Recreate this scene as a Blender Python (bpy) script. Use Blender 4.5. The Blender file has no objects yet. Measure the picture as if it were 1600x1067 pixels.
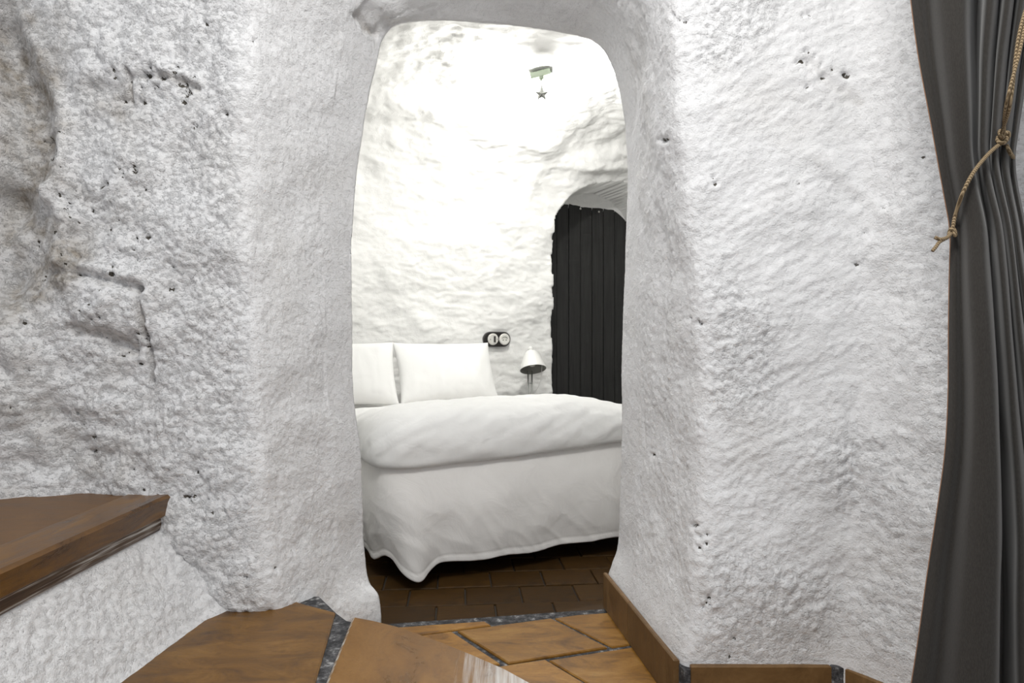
import bpy, math, random
import numpy as np
from mathutils import Vector, Matrix

random.seed(7)
rng = np.random.RandomState(11)
S = bpy.context.scene
COL = S.collection
PI = math.pi

# ------------------------------------------------------------------ camera, world, lights, exposure
F = 1600 * 24 / 36.0
CAMZ = 0.87
cam_d = bpy.data.cameras.new('camera'); cam_d.lens = 24; cam_d.sensor_width = 36; cam_d.clip_start = 0.02
cam = bpy.data.objects.new('camera', cam_d); COL.objects.link(cam)
cam.location = (0, 0, CAMZ); cam.rotation_euler = (PI / 2, 0, 0)
S.camera = cam

w = bpy.data.worlds.new('world'); S.world = w; w.use_nodes = True
w.node_tree.nodes['Background'].inputs[0].default_value = (0.93, 0.96, 1.0, 1)
w.node_tree.nodes['Background'].inputs[1].default_value = 0.55

def area(name, loc, target, size, power, col=(1, 1, 1), sy=None):
    l = bpy.data.lights.new(name, 'AREA'); l.size = size; l.energy = power; l.color = col
    if sy: l.shape = 'RECTANGLE'; l.size_y = sy
    o = bpy.data.objects.new(name, l); COL.objects.link(o); o.location = loc
    o.rotation_euler = (Vector(target) - Vector(loc)).to_track_quat('-Z', 'Y').to_euler()
    return o
area('front_room_lamp', (-0.05, 0.25, 2.55), (-0.1, 1.8, 0.8), 0.5, 25, (1.0, 0.985, 0.95))
S.view_settings.view_transform = 'Standard'; S.view_settings.look = 'None'
S.view_settings.gamma = 1; S.view_settings.use_curve_mapping = False
S.view_settings.exposure = 0.45

# ------------------------------------------------------------------ helpers
def at(px, py, d):
    """point seen at pixel (px, py) at distance d along +Y"""
    return Vector(((px - 800) / F * d, d, CAMZ - (py - 533.5) / F * d))
def onz(px, py, z):
    return at(px, py, (CAMZ - z) * F / (py - 533.5))

def link(o, parent=None):
    COL.objects.link(o)
    if parent is not None: o.parent = parent
    return o
def tag(o, label=None, cat=None, group=None, kind=None):
    if label: o['label'] = label
    if cat: o['category'] = cat
    if group: o['group'] = group
    if kind: o['kind'] = kind
    return o
def empty(name, loc=(0, 0, 0), rz=0):
    o = bpy.data.objects.new(name, None); o.location = loc; o.rotation_euler = (0, 0, rz); o.empty_display_size = .1
    return link(o)
def obj(name, verts, faces, mat, parent=None, smooth=True):
    me = bpy.data.meshes.new(name)
    me.from_pydata([tuple(v) for v in verts], [], faces); me.update()
    if smooth: me.polygons.foreach_set('use_smooth', [True] * len(me.polygons))
    if mat: me.materials.append(mat)
    return link(bpy.data.objects.new(name, me), parent)
def grid_obj(name, P, mat, parent=None, smooth=True, flip=False, attrs=None, wrap=False):
    """P: (n, m, 3) array -> quad grid, built fast"""
    n, m = P.shape[:2]
    idx = np.arange(n * m).reshape(n, m)
    if wrap: idx = np.concatenate([idx, idx[:1]], 0)
    a = idx[:-1, :-1].ravel(); b = idx[1:, :-1].ravel(); c = idx[1:, 1:].ravel(); d = idx[:-1, 1:].ravel()
    q = np.stack([a, d, c, b] if flip else [a, b, c, d], 1).astype(np.int32)
    me = bpy.data.meshes.new(name)
    me.vertices.add(n * m); me.vertices.foreach_set('co', P.reshape(-1).astype(np.float32))
    me.loops.add(q.size); me.loops.foreach_set('vertex_index', q.ravel())
    me.polygons.add(len(q)); me.polygons.foreach_set('loop_start', np.arange(0, q.size, 4, dtype=np.int32))
    me.polygons.foreach_set('loop_total', np.full(len(q), 4, dtype=np.int32))
    me.update(calc_edges=True)
    if smooth: me.polygons.foreach_set('use_smooth', np.ones(len(q), bool))
    if attrs:
        for k, v in attrs.items():
            at_ = me.attributes.new(k, 'FLOAT', 'POINT'); at_.data.foreach_set('value', v.ravel().astype(np.float32))
    if mat: me.materials.append(mat)
    me.validate()
    return link(bpy.data.objects.new(name, me), parent)

def prism(poly, z0, z1, bev=0.004):
    """polygon (list of xy, any winding) extruded z0..z1 with a bevelled top -> verts, faces"""
    pts = [Vector((p[0], p[1])) for p in poly]
    A = sum(pts[i].x * pts[(i + 1) % len(pts)].y - pts[(i + 1) % len(pts)].x * pts[i].y for i in range(len(pts)))
    if A < 0: pts.reverse()
    n = len(pts); c = sum(pts, Vector((0, 0))) / n
    ins = []
    for i in range(n):
        a = (pts[i] - pts[i - 1]).normalized(); b = (pts[(i + 1) % n] - pts[i]).normalized()
        na = Vector((-a.y, a.x)); nb = Vector((-b.y, b.x)); m = (na + nb)
        k = bev / max(0.3, (m.length / 2)) if m.length > 0 else bev
        ins.append(pts[i] + m.normalized() * k)
    V = [(p.x, p.y, z0) for p in pts] + [(p.x, p.y, z1 - bev) for p in pts] + [(p.x, p.y, z1) for p in ins]
    Fc = [tuple(range(n))[::-1], tuple(range(2 * n, 3 * n))]
    for r in range(2):
        for i in range(n):
            j = (i + 1) % n
            Fc.append((r * n + i, r * n + j, (r + 1) * n + j, (r + 1) * n + i))
    return V, Fc
def clip(poly, p, nrm):
    out = []
    for i in range(len(poly)):
        a, b = Vector(poly[i]), Vector(poly[(i + 1) % len(poly)])
        da, db = (a - p).dot(nrm), (b - p).dot(nrm)
        if da >= 0: out.append(a)
        if da * db < 0: out.append(a + (b - a) * (da / (da - db)))
    return out
def tube(points, r, seg=10, closed=False, taper=None):
    """swept tube through points -> verts, faces"""
    P = [Vector(p) for p in points]; n = len(P); V = []; Fc = []
    up = Vector((0.13, 0.21, 1)).normalized()
    prev = None
    for i in range(n):
        t = (P[(i + 1) % n] - P[i - 1]) if closed else (P[min(i + 1, n - 1)] - P[max(i - 1, 0)])
        t.normalize()
        if prev is None: a = t.cross(up); a = a if a.length > 1e-3 else t.cross(Vector((1, 0, 0)))
        else: a = prev - t * prev.dot(t)
        a.normalize(); prev = a; b = t.cross(a)
        rr = r if taper is None else r * taper(i / (n - 1))
        for k in range(seg):
            q = 2 * PI * k / seg
            V.append(P[i] + (a * math.cos(q) + b * math.sin(q)) * rr)
    for i in range(n if closed else n - 1):
        for k in range(seg):
            i2 = (i + 1) % n; k2 = (k + 1) % seg
            Fc.append((i * seg + k, i * seg + k2, i2 * seg + k2, i2 * seg + k))
    if not closed:
        Fc.append(tuple(range(seg))[::-1]); Fc.append(tuple((n - 1) * seg + k for k in range(seg)))
    return V, Fc
def lathe(prof, seg=32, cap=False):
    V = []; Fc = []; n = len(prof)
    for k in range(seg):
        q = 2 * PI * k / seg
        for (r, z) in prof: V.append((r * math.cos(q), r * math.sin(q), z))
    for k in range(seg):
        k2 = (k + 1) % seg
        for i in range(n - 1): Fc.append((k * n + i, k2 * n + i, k2 * n + i + 1, k * n + i + 1))
    if cap:
        Fc.append(tuple(k * n for k in range(seg))[::-1]); Fc.append(tuple(k * n + n - 1 for k in range(seg)))
    return V, Fc
def catmull(pts, n):
    """n points evenly spaced by arc length through a Catmull-Rom curve"""
    P = np.array(pts, float); P = np.vstack([2 * P[0] - P[1], P, 2 * P[-1] - P[-2]])
    out = []
    for i in range(1, len(P) - 2):
        t = np.linspace(0, 1, 24, endpoint=False)[:, None]
        a, b, c, d = P[i - 1], P[i], P[i + 1], P[i + 2]
        out.append(0.5 * ((2 * b) + (c - a) * t + (2 * a - 5 * b + 4 * c - d) * t ** 2 + (3 * b - a - 3 * c + d) * t ** 3))
    out = np.vstack(out + [P[-2][None]])
    s = np.concatenate([[0], np.cumsum(np.linalg.norm(np.diff(out, axis=0), axis=1))])
    u = np.linspace(0, s[-1], n)
    return np.stack([np.interp(u, s, out[:, k]) for k in range(out.shape[1])], 1)

# gradient noise
_perm = rng.permutation(256); _perm = np.concatenate([_perm, _perm, _perm])
_g = rng.normal(size=(256, 3)); _g /= np.linalg.norm(_g, axis=1)[:, None]
def noise(P, f, seed=0.0):
    p = P * f + seed * 17.31
    i = np.floor(p).astype(int); r = p - i; u = r * r * r * (r * (r * 6 - 15) + 10); i &= 255
    out = 0
    for dx in (0, 1):
        for dy in (0, 1):
            for dz in (0, 1):
                h = _perm[_perm[_perm[i[..., 0] + dx] + i[..., 1] + dy] + i[..., 2] + dz] & 255
                g = _g[h]
                v = g[..., 0] * (r[..., 0] - dx) + g[..., 1] * (r[..., 1] - dy) + g[..., 2] * (r[..., 2] - dz)
                wgt = (u[..., 0] if dx else 1 - u[..., 0]) * (u[..., 1] if dy else 1 - u[..., 1]) * (u[..., 2] if dz else 1 - u[..., 2])
                out = out + v * wgt
    return out * 1.6
def normals(P):
    a = np.gradient(P, axis=0); b = np.gradient(P, axis=1)
    n = np.cross(a, b); n /= np.maximum(np.linalg.norm(n, axis=2, keepdims=True), 1e-9)
    return n
def sstep(a, b, x):
    t = np.clip((x - a) / (b - a), 0, 1); return t * t * (3 - 2 * t)

# ------------------------------------------------------------------ materials
def mat(name, col, rough=.6, metal=0, spec=.5):
    m = bpy.data.materials.new(name); m.use_nodes = True
    b = m.node_tree.nodes['Principled BSDF']
    b.inputs['Base Color'].default_value = (*col, 1); b.inputs['Roughness'].default_value = rough
    b.inputs['Metallic'].default_value = metal; b.inputs['Specular IOR Level'].default_value = spec
    return m
def nd(m, t, **kw):
    n = m.node_tree.nodes.new(t)
    for k, v in kw.items(): setattr(n, k, v)
    return n
def lk(m, a, b): m.node_tree.links.new(a, b)
def coords(m, scale=(1, 1, 1), rot=(0, 0, 0), kind='Object'):
    tc = nd(m, 'ShaderNodeTexCoord'); mp = nd(m, 'ShaderNodeMapping')
    mp.inputs['Scale'].default_value = scale; mp.inputs['Rotation'].default_value = rot
    lk(m, tc.outputs[kind], mp.inputs['Vector']); return mp.outputs['Vector']
def ntex(m, vec, scale, detail=4, rough=.55, dist=0):
    n = nd(m, 'ShaderNodeTexNoise'); n.inputs['Scale'].default_value = scale; n.inputs['Detail'].default_value = detail
    n.inputs['Roughness'].default_value = rough; n.inputs['Distortion'].default_value = dist
    lk(m, vec, n.inputs['Vector']); return n.outputs['Fac']
def ramp(m, fac, stops):
    r = nd(m, 'ShaderNodeValToRGB'); e = r.color_ramp.elements
    while len(e) < len(stops): e.new(.5)
    for i, (p, c) in enumerate(stops): e[i].position = p; e[i].color = (*c, 1) if len(c) == 3 else c
    lk(m, fac, r.inputs['Fac']); return r.outputs['Color']
def bump(m, h, strength, dist, prev=None):
    b = nd(m, 'ShaderNodeBump'); b.inputs['Strength'].default_value = strength; b.inputs['Distance'].default_value = dist
    lk(m, h, b.inputs['Height'])
    if prev is not None: lk(m, prev, b.inputs['Normal'])
    return b.outputs['Normal']
def mixc(m, fac, a, b, mode='MIX'):
    x = nd(m, 'ShaderNodeMix'); x.data_type = 'RGBA'; x.blend_type = mode
    for sock, v in ((0, fac), (6, a), (7, b)):
        if isinstance(v, (int, float)): x.inputs[sock].default_value = v
        elif isinstance(v, tuple): x.inputs[sock].default_value = (*v, 1)
        else: lk(m, v, x.inputs[sock])
    return x.outputs[2]
BS = lambda m: m.node_tree.nodes['Principled BSDF']

def math_n(m, op, a, b=None):
    n = nd(m, 'ShaderNodeMath', operation=op)
    for k, v in enumerate((a, b)):
        if v is None: continue
        if isinstance(v, (int, float)): n.inputs[k].default_value = v
        else: lk(m, v, n.inputs[k])
    return n.outputs[0]
def billow(m, f):
    """puffy clumps with sharp crevices between them"""
    return math_n(m, 'ABSOLUTE', math_n(m, 'SUBTRACT', math_n(m, 'MULTIPLY', f, 2.0), 1.0))
def plaster(name, col, b1, b2, stain_shade=True, sc=1.0):
    m = mat(name, col, .85, spec=.25)
    v = coords(m)
    n1 = ntex(m, coords(m, (.8, .8, 1.2)), 70 * sc, 5, .7, .2); n2 = ntex(m, v, 190 * sc, 3, .7)
    h1 = math_n(m, 'ADD', math_n(m, 'MULTIPLY', billow(m, n1), .5), math_n(m, 'MULTIPLY', n1, .9))
    nn = bump(m, h1, b1, .012); nb1 = nn.node; nn = bump(m, n2, b2, .006, nn); nb2 = nn.node
    if stain_shade:
        ro = nd(m, 'ShaderNodeAttribute', attribute_name='rough')
        lk(m, math_n(m, 'MULTIPLY', ro.outputs['Fac'], b1), nb1.inputs['Strength']); lk(m, math_n(m, 'MULTIPLY', ro.outputs['Fac'], b2), nb2.inputs['Strength'])
    lk(m, nn, BS(m).inputs['Normal'])
    c = col
    if stain_shade:
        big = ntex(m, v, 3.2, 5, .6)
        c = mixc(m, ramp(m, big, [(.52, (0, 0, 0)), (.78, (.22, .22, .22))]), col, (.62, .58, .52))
        pit_shade = nd(m, 'ShaderNodeAttribute', attribute_name='pit_shade'); st = nd(m, 'ShaderNodeAttribute', attribute_name='stain_shade')
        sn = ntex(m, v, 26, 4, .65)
        c = mixc(m, math_n(m, 'MULTIPLY', st.outputs['Fac'], ramp(m, sn, [(.35, (.45, .45, .45)), (.60, (1, 1, 1))])), c, (.36, .32, .275))  # brown for real stains and for the far-left shade painted into the wall
        pn_ = ntex(m, v, 120, 3, .7, .5)
        pf = math_n(m, 'ADD', math_n(m, 'MULTIPLY', pit_shade.outputs['Fac'], .5), math_n(m, 'MULTIPLY', pn_, .75))
        c = mixc(m, ramp(m, pf, [(.66, (0, 0, 0)), (.71, (.94, .94, .94))]), c, (.05, .04, .025))  # hole shadow painted near-black, since the pits are too shallow to cast it
    if not isinstance(c, tuple): lk(m, c, BS(m).inputs['Base Color'])
    return m
M = {}
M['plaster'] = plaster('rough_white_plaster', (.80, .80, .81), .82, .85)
M['plaster_in'] = plaster('smooth_white_limewash', (.84, .84, .825), .35, .15, False, .45)

def tile_mat(name, dark, mid, light, rough=.32, scale=6, spec=.32, st=(1, 2.6, 1), rv=.25):
    m = mat(name, mid, rough, spec=spec)
    v = coords(m, st); v0 = coords(m)
    oi = nd(m, 'ShaderNodeObjectInfo')
    n1 = ntex(m, v, scale, 9, .72, .9); n2 = ntex(m, v0, 45, 6, .75)
    c = ramp(m, n1, [(.30, dark), (.52, mid), (.74, light)])
    c = mixc(m, ramp(m, n2, [(.55, (0, 0, 0)), (.80, (.5, .5, .5))]), c, tuple(x * .55 for x in dark))
    hs = nd(m, 'ShaderNodeHueSaturation'); mr = nd(m, 'ShaderNodeMapRange')
    mr.inputs['To Min'].default_value = .82; mr.inputs['To Max'].default_value = 1.16
    lk(m, oi.outputs['Random'], mr.inputs['Value']); lk(m, mr.outputs['Result'], hs.inputs['Value']); lk(m, c, hs.inputs['Color'])
    lk(m, hs.outputs['Color'], BS(m).inputs['Base Color'])
    rr = nd(m, 'ShaderNodeMapRange'); rr.inputs['To Min'].default_value = rough - .1; rr.inputs['To Max'].default_value = rough + rv
    lk(m, n1, rr.inputs['Value']); lk(m, rr.outputs['Result'], BS(m).inputs['Roughness'])
    nn = bump(m, n1, .25, .004); nn = bump(m, n2, .25, .0015, nn); lk(m, nn, BS(m).inputs['Normal'])
    return m
M['floor_tile'] = tile_mat('ochre_glazed_terracotta', (.10, .042, .007), (.29, .135, .020), (.42, .235, .062), .33)
M['step_tile'] = tile_mat('brown_glazed_terracotta', (.075, .034, .008), (.185, .088, .017), (.29, .155, .042), .30)
M['nosing'] = tile_mat('dark_glazed_nosing', (.045, .018, .003), (.14, .060, .006), (.23, .11, .016), .24, 7, .5, (3, .7, 3))
M['tread'] = tile_mat('dull_brown_tread', (.115, .062, .028), (.17, .09, .038), (.22, .13, .065), .42)
M['skirting'] = tile_mat('umber_skirting_tile', (.105, .057, .022), (.175, .098, .038), (.25, .155, .07), .42)
M['brick'] = tile_mat('dark_brown_floor_brick', (.034, .017, .005), (.068, .034, .009), (.105, .055, .016), .5, 6, .2)
m = mat('grey_mortar', (.25, .25, .25), .9)
v = coords(m); n1 = ntex(m, v, 38, 6, .75)
lk(m, ramp(m, n1, [(.44, (.025, .025, .028)), (.57, (.10, .10, .105)), (.70, (.50, .50, .50))]), BS(m).inputs['Base Color'])
lk(m, bump(m, n1, .8, .006), BS(m).inputs['Normal']); M['mortar'] = m
m = mat('dark_mortar', (.06, .05, .04), .9); M['dark_mortar'] = m
def cloth(name, col, rough=.9, b=.15, scale=14):
    m = mat(name, col, rough, spec=.15)
    v = coords(m); lk(m, bump(m, ntex(m, v, scale, 5, .55, .8), b, .02), BS(m).inputs['Normal'])
    BS(m).inputs['Sheen Weight'].default_value = .15
    return m
M['cotton'] = cloth('white_cotton', (.84, .84, .83))
M['linen'] = cloth('white_bedspread_linen', (.85, .835, .815), b=.3, scale=7)
M['pillow'] = cloth('white_pillowcase', (.86, .86, .85), b=.1)
m = mat('charcoal_curtain_cloth', (.030, .027, .024), .85, spec=.2)
v = coords(m, (1, 1, 1)); wv = nd(m, 'ShaderNodeTexNoise'); wv.inputs['Scale'].default_value = 700; wv.inputs['Detail'].default_value = 2
lk(m, coords(m, (1, 1, .25)), wv.inputs['Vector'])
lk(m, ramp(m, wv.outputs['Fac'], [(.3, (.027, .024, .021)), (.7, (.040, .036, .032))]), BS(m).inputs['Base Color'])
lk(m, bump(m, wv.outputs['Fac'], .12, .001), BS(m).inputs['Normal'])
BS(m).inputs['Sheen Weight'].default_value = .25; BS(m).inputs['Sheen Roughness'].default_value = .5
M['curtain'] = m
M['selvage'] = mat('tan_selvage', (.28, .15, .085), .8)
m = mat('jute_rope', (.33, .235, .135), .85)
wv = nd(m, 'ShaderNodeTexWave'); wv.inputs['Scale'].default_value = 110; wv.bands_direction = 'DIAGONAL'
lk(m, coords(m), wv.inputs['Vector'])
lk(m, ramp(m, wv.outputs['Fac'], [(.15, (.15, .10, .05)), (.7, (.38, .28, .165))]), BS(m).inputs['Base Color'])
lk(m, bump(m, wv.outputs['Fac'], .7, .002), BS(m).inputs['Normal']); M['rope'] = m
m = mat('black_stained_plank', (.016, .016, .016), .55, spec=.35)
v = coords(m, (18, 18, 1.2)); n1 = ntex(m, v, 3, 5, .6, .4)
lk(m, ramp(m, n1, [(.35, (.018, .018, .0175)), (.65, (.030, .030, .029))]), BS(m).inputs['Base Color'])
lk(m, bump(m, n1, .3, .003), BS(m).inputs['Normal']); M['door'] = m
M['black'] = mat('black_bakelite', (.016, .014, .013), .3)
M['porcelain'] = mat('white_porcelain', (.72, .71, .67), .2)
M['chrome'] = mat('chrome', (.55, .56, .55), .22, 1)
M['shade_white'] = mat('white_enamel', (.84, .84, .82), .35)
M['shade_in'] = mat('grey_enamel_inside', (.22, .22, .20), .45)
M['pewter'] = mat('greenish_grey_metal', (.13, .155, .115), .5, .2)
M['star'] = mat('dull_grey_star_metal', (.20, .205, .19), .5)
m = mat('lit_bulb', (1, 1, 1)); BS(m).inputs['Emission Color'].default_value = (1, .97, .90, 1); BS(m).inputs['Emission Strength'].default_value = 40; M['bulb'] = m
M['wood'] = mat('dark_bed_wood', (.05, .03, .018), .5)

# ------------------------------------------------------------------ front wall with the cave opening (lofted, really displaced)
def ctrl(lst): return [tuple(at(*p)) for p in lst]
NT = 1000
zb = -0.10
L1 = [(-.43, 2.13, zb)] + ctrl([(594, 972, 2.13), (590, 930, 2.15), (575, 905, 2.18), (568, 850, 2.2), (565, 760, 2.2), (562, 690, 2.2), (553, 620, 2.2),
      (549, 500, 2.2), (550, 390, 2.2), (556, 280, 2.2), (570, 180, 2.2), (587, 105, 2.2), (600, 58, 2.22), (632, 34, 2.24), (720, 33, 2.26),
      (800, 38, 2.27), (880, 50, 2.27), (930, 66, 2.27), (956, 105, 2.26), (973, 170, 2.25), (981, 260, 2.25), (977, 400, 2.25),
      (972, 560, 2.25), (971, 700, 2.25), (967, 840, 2.25), (957, 880, 2.24), (949, 905, 2.24), (948, 940, 2.24)]) + [(.312, 2.24, zb)]
L2 = [(-.66, 1.83, zb)] + ctrl([(428, 955, 1.83), (424, 900, 1.83), (412, 780, 1.83), (404, 600, 1.83), (396, 450, 1.83), (388, 300, 1.83), (386, 150, 1.82), (395, 0, 1.80),
      (425, -110, 1.78), (500, -200, 1.75), (640, -250, 1.72), (800, -255, 1.70), (950, -200, 1.68), (1030, -90, 1.67), (1052, 20, 1.66),
      (1055, 150, 1.66), (1066, 300, 1.65), (1084, 450, 1.65), (1092, 600, 1.65), (1094, 780, 1.64), (1085, 900, 1.63), (1072, 1000, 1.61), (1064, 1036, 1.61)]) + [(.402, 1.61, zb)]
L2b = [(-1.20, 1.87, zb), (-1.20, 1.87, .4), (-1.20, 1.86, 1.0), (-1.20, 1.86, 1.7), (-1.15, 1.85, 2.2), (-.8, 1.8, 2.5), (0, 1.72, 2.6), (.6, 1.66, 2.5), (.83, 1.62, 2.2),
       (.84, 1.61, 1.7), (.84, 1.60, 1.2), (.83, 1.60, .8), (.80, 1.60, .4), (.77, 1.60, .1), (.77, 1.60, zb)]
L3 = [(-2.5, 1.45, zb), (-2.5, 1.45, .5), (-2.5, 1.45, 1.2), (-2.5, 1.45, 2.0), (-2.4, 1.45, 2.7), (-1.4, 1.4, 2.78), (0, 1.2, 2.8), (.9, 1.0, 2.78), (1.28, .9, 2.7),
      (1.36, .65, 2.0), (1.36, .65, 1.2), (1.36, .65, .5), (1.36, .65, .1), (1.36, .65, zb)]
L0 = [(-1.0, 2.32, zb), (-1.0, 2.32, .6), (-1.0, 2.32, 1.4), (-1.0, 2.34, 2.1), (-.8, 2.36, 2.56), (0, 2.42, 2.6), (1.0, 2.5, 2.6), (2.2, 2.8, 2.56), (2.9, 3.0, 2.1), (2.9, 3.0, 1.2), (2.9, 3.0, .5), (2.9, 3.0, zb)]
def key_param(L, n):
    """resample so that left side, arch and right side of the loops correspond"""
    return catmull(L, n)
loops = [key_param(L, NT) for L in (L0, L1, L2, L2b, L3)]
# give the loops a common parametrisation: equal shares to left side / arch / right side, split where the loops turn over
def split_resample(C):
    z = C[:, 2]; zt = z.max() - 0.10 * (z.max() - z.min())
    i0 = np.argmax(z > zt); i1 = len(z) - 1 - np.argmax(z[::-1] > zt)
    segs = [(0, i0, 380), (i0, i1, 240), (i1, len(z) - 1, 380)]; out = []
    for a, b, n in segs:
        u = np.linspace(a, b, n, endpoint=False); out.append(np.stack([np.interp(u, np.arange(len(z)), C[:, k]) for k in range(3)], 1))
    return np.vstack(out)
loops = [split_resample(C) for C in loops]
counts = [16, 95, 140, 120]
rows = []
for (A, B, n) in zip(loops[:-1], loops[1:], counts):
    t = np.linspace(0, 1, n, endpoint=False)[:, None, None]
    rows.append(A[None] * (1 - t) + B[None] * t)
W = np.vstack(rows + [loops[-1][None]])
k0 = counts[0]
# round the creases: back edge tightly, front edge broadly
def smooth_rows(W, i0, i1, r, it):
    for _ in range(it):
        X = W.copy()
        X[1:-1] = .25 * W[:-2] + .5 * W[1:-1] + .25 * W[2:]
        W[i0:i1] = X[i0:i1]
    return W
W = smooth_rows(W, k0 + 50, len(W) - 2, 1, 90)
Wt = W.copy()
for _ in range(60):
    X = W.copy(); X[:, 1:-1] = .25 * W[:, :-2] + .5 * W[:, 1:-1] + .25 * W[:, 2:]; W[k0 + 12:] = X[k0 + 12:]
N = normals(W)
mid = N[k0 + counts[1] + 60, 200]
if mid[1] > 0: N = -N
Xc, Zc = W[..., 0], W[..., 2]
PXx = 800 + F * W[..., 0] / np.maximum(W[..., 1], .2); PXy = 533.5 - F * (W[..., 2] - CAMZ) / np.maximum(W[..., 1], .2)
rowi = np.arange(W.shape[0])[:, None] + 0 * Xc
front = sstep(k0 + counts[1] * .9, k0 + counts[1] * 1.25, rowi)            # 1 on the room-side faces, 0 in the reveal
leftm = front * sstep(-.45, -.75, Xc)
rightm = front * sstep(.3, .5, Xc)
farright = rightm * sstep(.78, .95, Xc)
farleft = leftm * sstep(-.75, -1.15, Xc)
n1 = noise(W, 2.6, 1); n2 = noise(W, 6.5, 2); n3 = noise(W, 15, 3)
n4 = noise(W * np.array([1, 1, 1.5]), 34, 4); n5 = noise(W, 66, 5); n5b = noise(W, 110, 9)
rid = 1 - np.abs(noise(W, 24, 6)) * 2.2
b1 = np.abs(noise(W * np.array([.8, 1, 1.25]), 19, 61)); b2 = np.abs(noise(W, 38, 62)); b3 = np.abs(noise(W, 62, 63))
# trowel strokes: rotated, stretched noise on the right
ca, sa = math.cos(.5), math.sin(.5)
R = np.stack([(W[..., 0] * ca + W[..., 2] * sa) * .45, W[..., 1], (-W[..., 0] * sa + W[..., 2] * ca) * 1.5], 2)
s1 = np.abs(noise(R, 22, 7)); s2 = np.abs(noise(R, 48, 8))
D = .016 * n1 + .010 * n2 + .004 * n3
D += leftm * (.010 * n2 + .006 * n3 + .009 * b1 + .008 * b2 + .005 * b3 + .002 * n5)
D += farleft * (.034 * noise(W, 4.3, 12) + .020 * np.abs(noise(W, 9, 13)))
D += rightm * (.004 * s1 + .0045 * s2 + .003 * b3)
rr = rightm * sstep(-.1, .35, noise(W, 3.1, 21)) + farright
D += np.clip(rr, 0, 1) * (.006 * b2 + .005 * b3)
D += (1 - np.clip(leftm + rightm, 0, 1)) * (.0016 * n4 + .002 * b2 + .004 * b3 + .001 * n5b)
# individual features of the left wall, (pixel path, half width m, depth m)
def stroke(path, wd, dep, D, st=None, sv=0, mask=None):
    d = np.full(PXx.shape, 1e9)
    for a, b in zip(path[:-1], path[1:]):
        a = np.array(a, float); b = np.array(b, float); ab = b - a
        t = np.clip(((PXx - a[0]) * ab[0] + (PXy - a[1]) * ab[1]) / (ab @ ab), 0, 1)
        d = np.minimum(d, np.hypot(PXx - a[0] - t * ab[0], PXy - a[1] - t * ab[1]))
    wob = 1 + (.5 * n4 if wd < 12 else .35 * n3 + .3 * n2)
    g = np.exp(-(d / (wd * wob + 1e-6)) ** 2) * (front if mask is None else mask)
    D += dep * g
    if st is not None: np.maximum(st, sv * g, out=st)
STAIN_SHADE = np.zeros_like(D); PIT_SHADE = np.zeros_like(D)
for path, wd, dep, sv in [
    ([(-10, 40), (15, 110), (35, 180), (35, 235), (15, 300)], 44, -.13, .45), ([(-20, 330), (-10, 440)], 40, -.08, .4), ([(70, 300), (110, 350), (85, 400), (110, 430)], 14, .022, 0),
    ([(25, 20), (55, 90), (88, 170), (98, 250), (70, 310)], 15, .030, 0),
    ([(5, 60), (30, 130), (40, 200), (30, 300)], 60, 0, 1.0), ([(50, 330), (110, 400), (40, 470)], 42, 0, .85), ([(-5, 330), (10, 480)], 30, 0, .7),  # broad flat strokes: shade of the far-left hollow painted into the colour
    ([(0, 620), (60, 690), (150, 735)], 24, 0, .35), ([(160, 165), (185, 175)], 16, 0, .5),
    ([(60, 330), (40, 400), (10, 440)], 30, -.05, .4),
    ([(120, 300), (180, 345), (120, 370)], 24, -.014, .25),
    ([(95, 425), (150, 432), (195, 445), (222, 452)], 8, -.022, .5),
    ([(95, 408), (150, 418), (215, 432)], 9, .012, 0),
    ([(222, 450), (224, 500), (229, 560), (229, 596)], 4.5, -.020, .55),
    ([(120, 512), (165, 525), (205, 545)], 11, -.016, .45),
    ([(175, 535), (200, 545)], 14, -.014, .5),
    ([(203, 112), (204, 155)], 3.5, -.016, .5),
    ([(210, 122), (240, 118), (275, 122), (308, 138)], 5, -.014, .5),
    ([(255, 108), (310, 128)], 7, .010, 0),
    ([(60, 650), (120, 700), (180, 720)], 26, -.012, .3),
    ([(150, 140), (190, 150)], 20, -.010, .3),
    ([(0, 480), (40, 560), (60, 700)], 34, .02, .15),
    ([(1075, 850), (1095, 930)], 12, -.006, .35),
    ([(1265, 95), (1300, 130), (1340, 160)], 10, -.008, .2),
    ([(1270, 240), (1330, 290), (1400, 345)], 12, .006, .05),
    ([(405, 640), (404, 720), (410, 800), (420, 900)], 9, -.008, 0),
]: stroke(path, wd, dep, D, STAIN_SHADE, sv)  # sv darkens the colour along each stroke, cut grooves included
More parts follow.
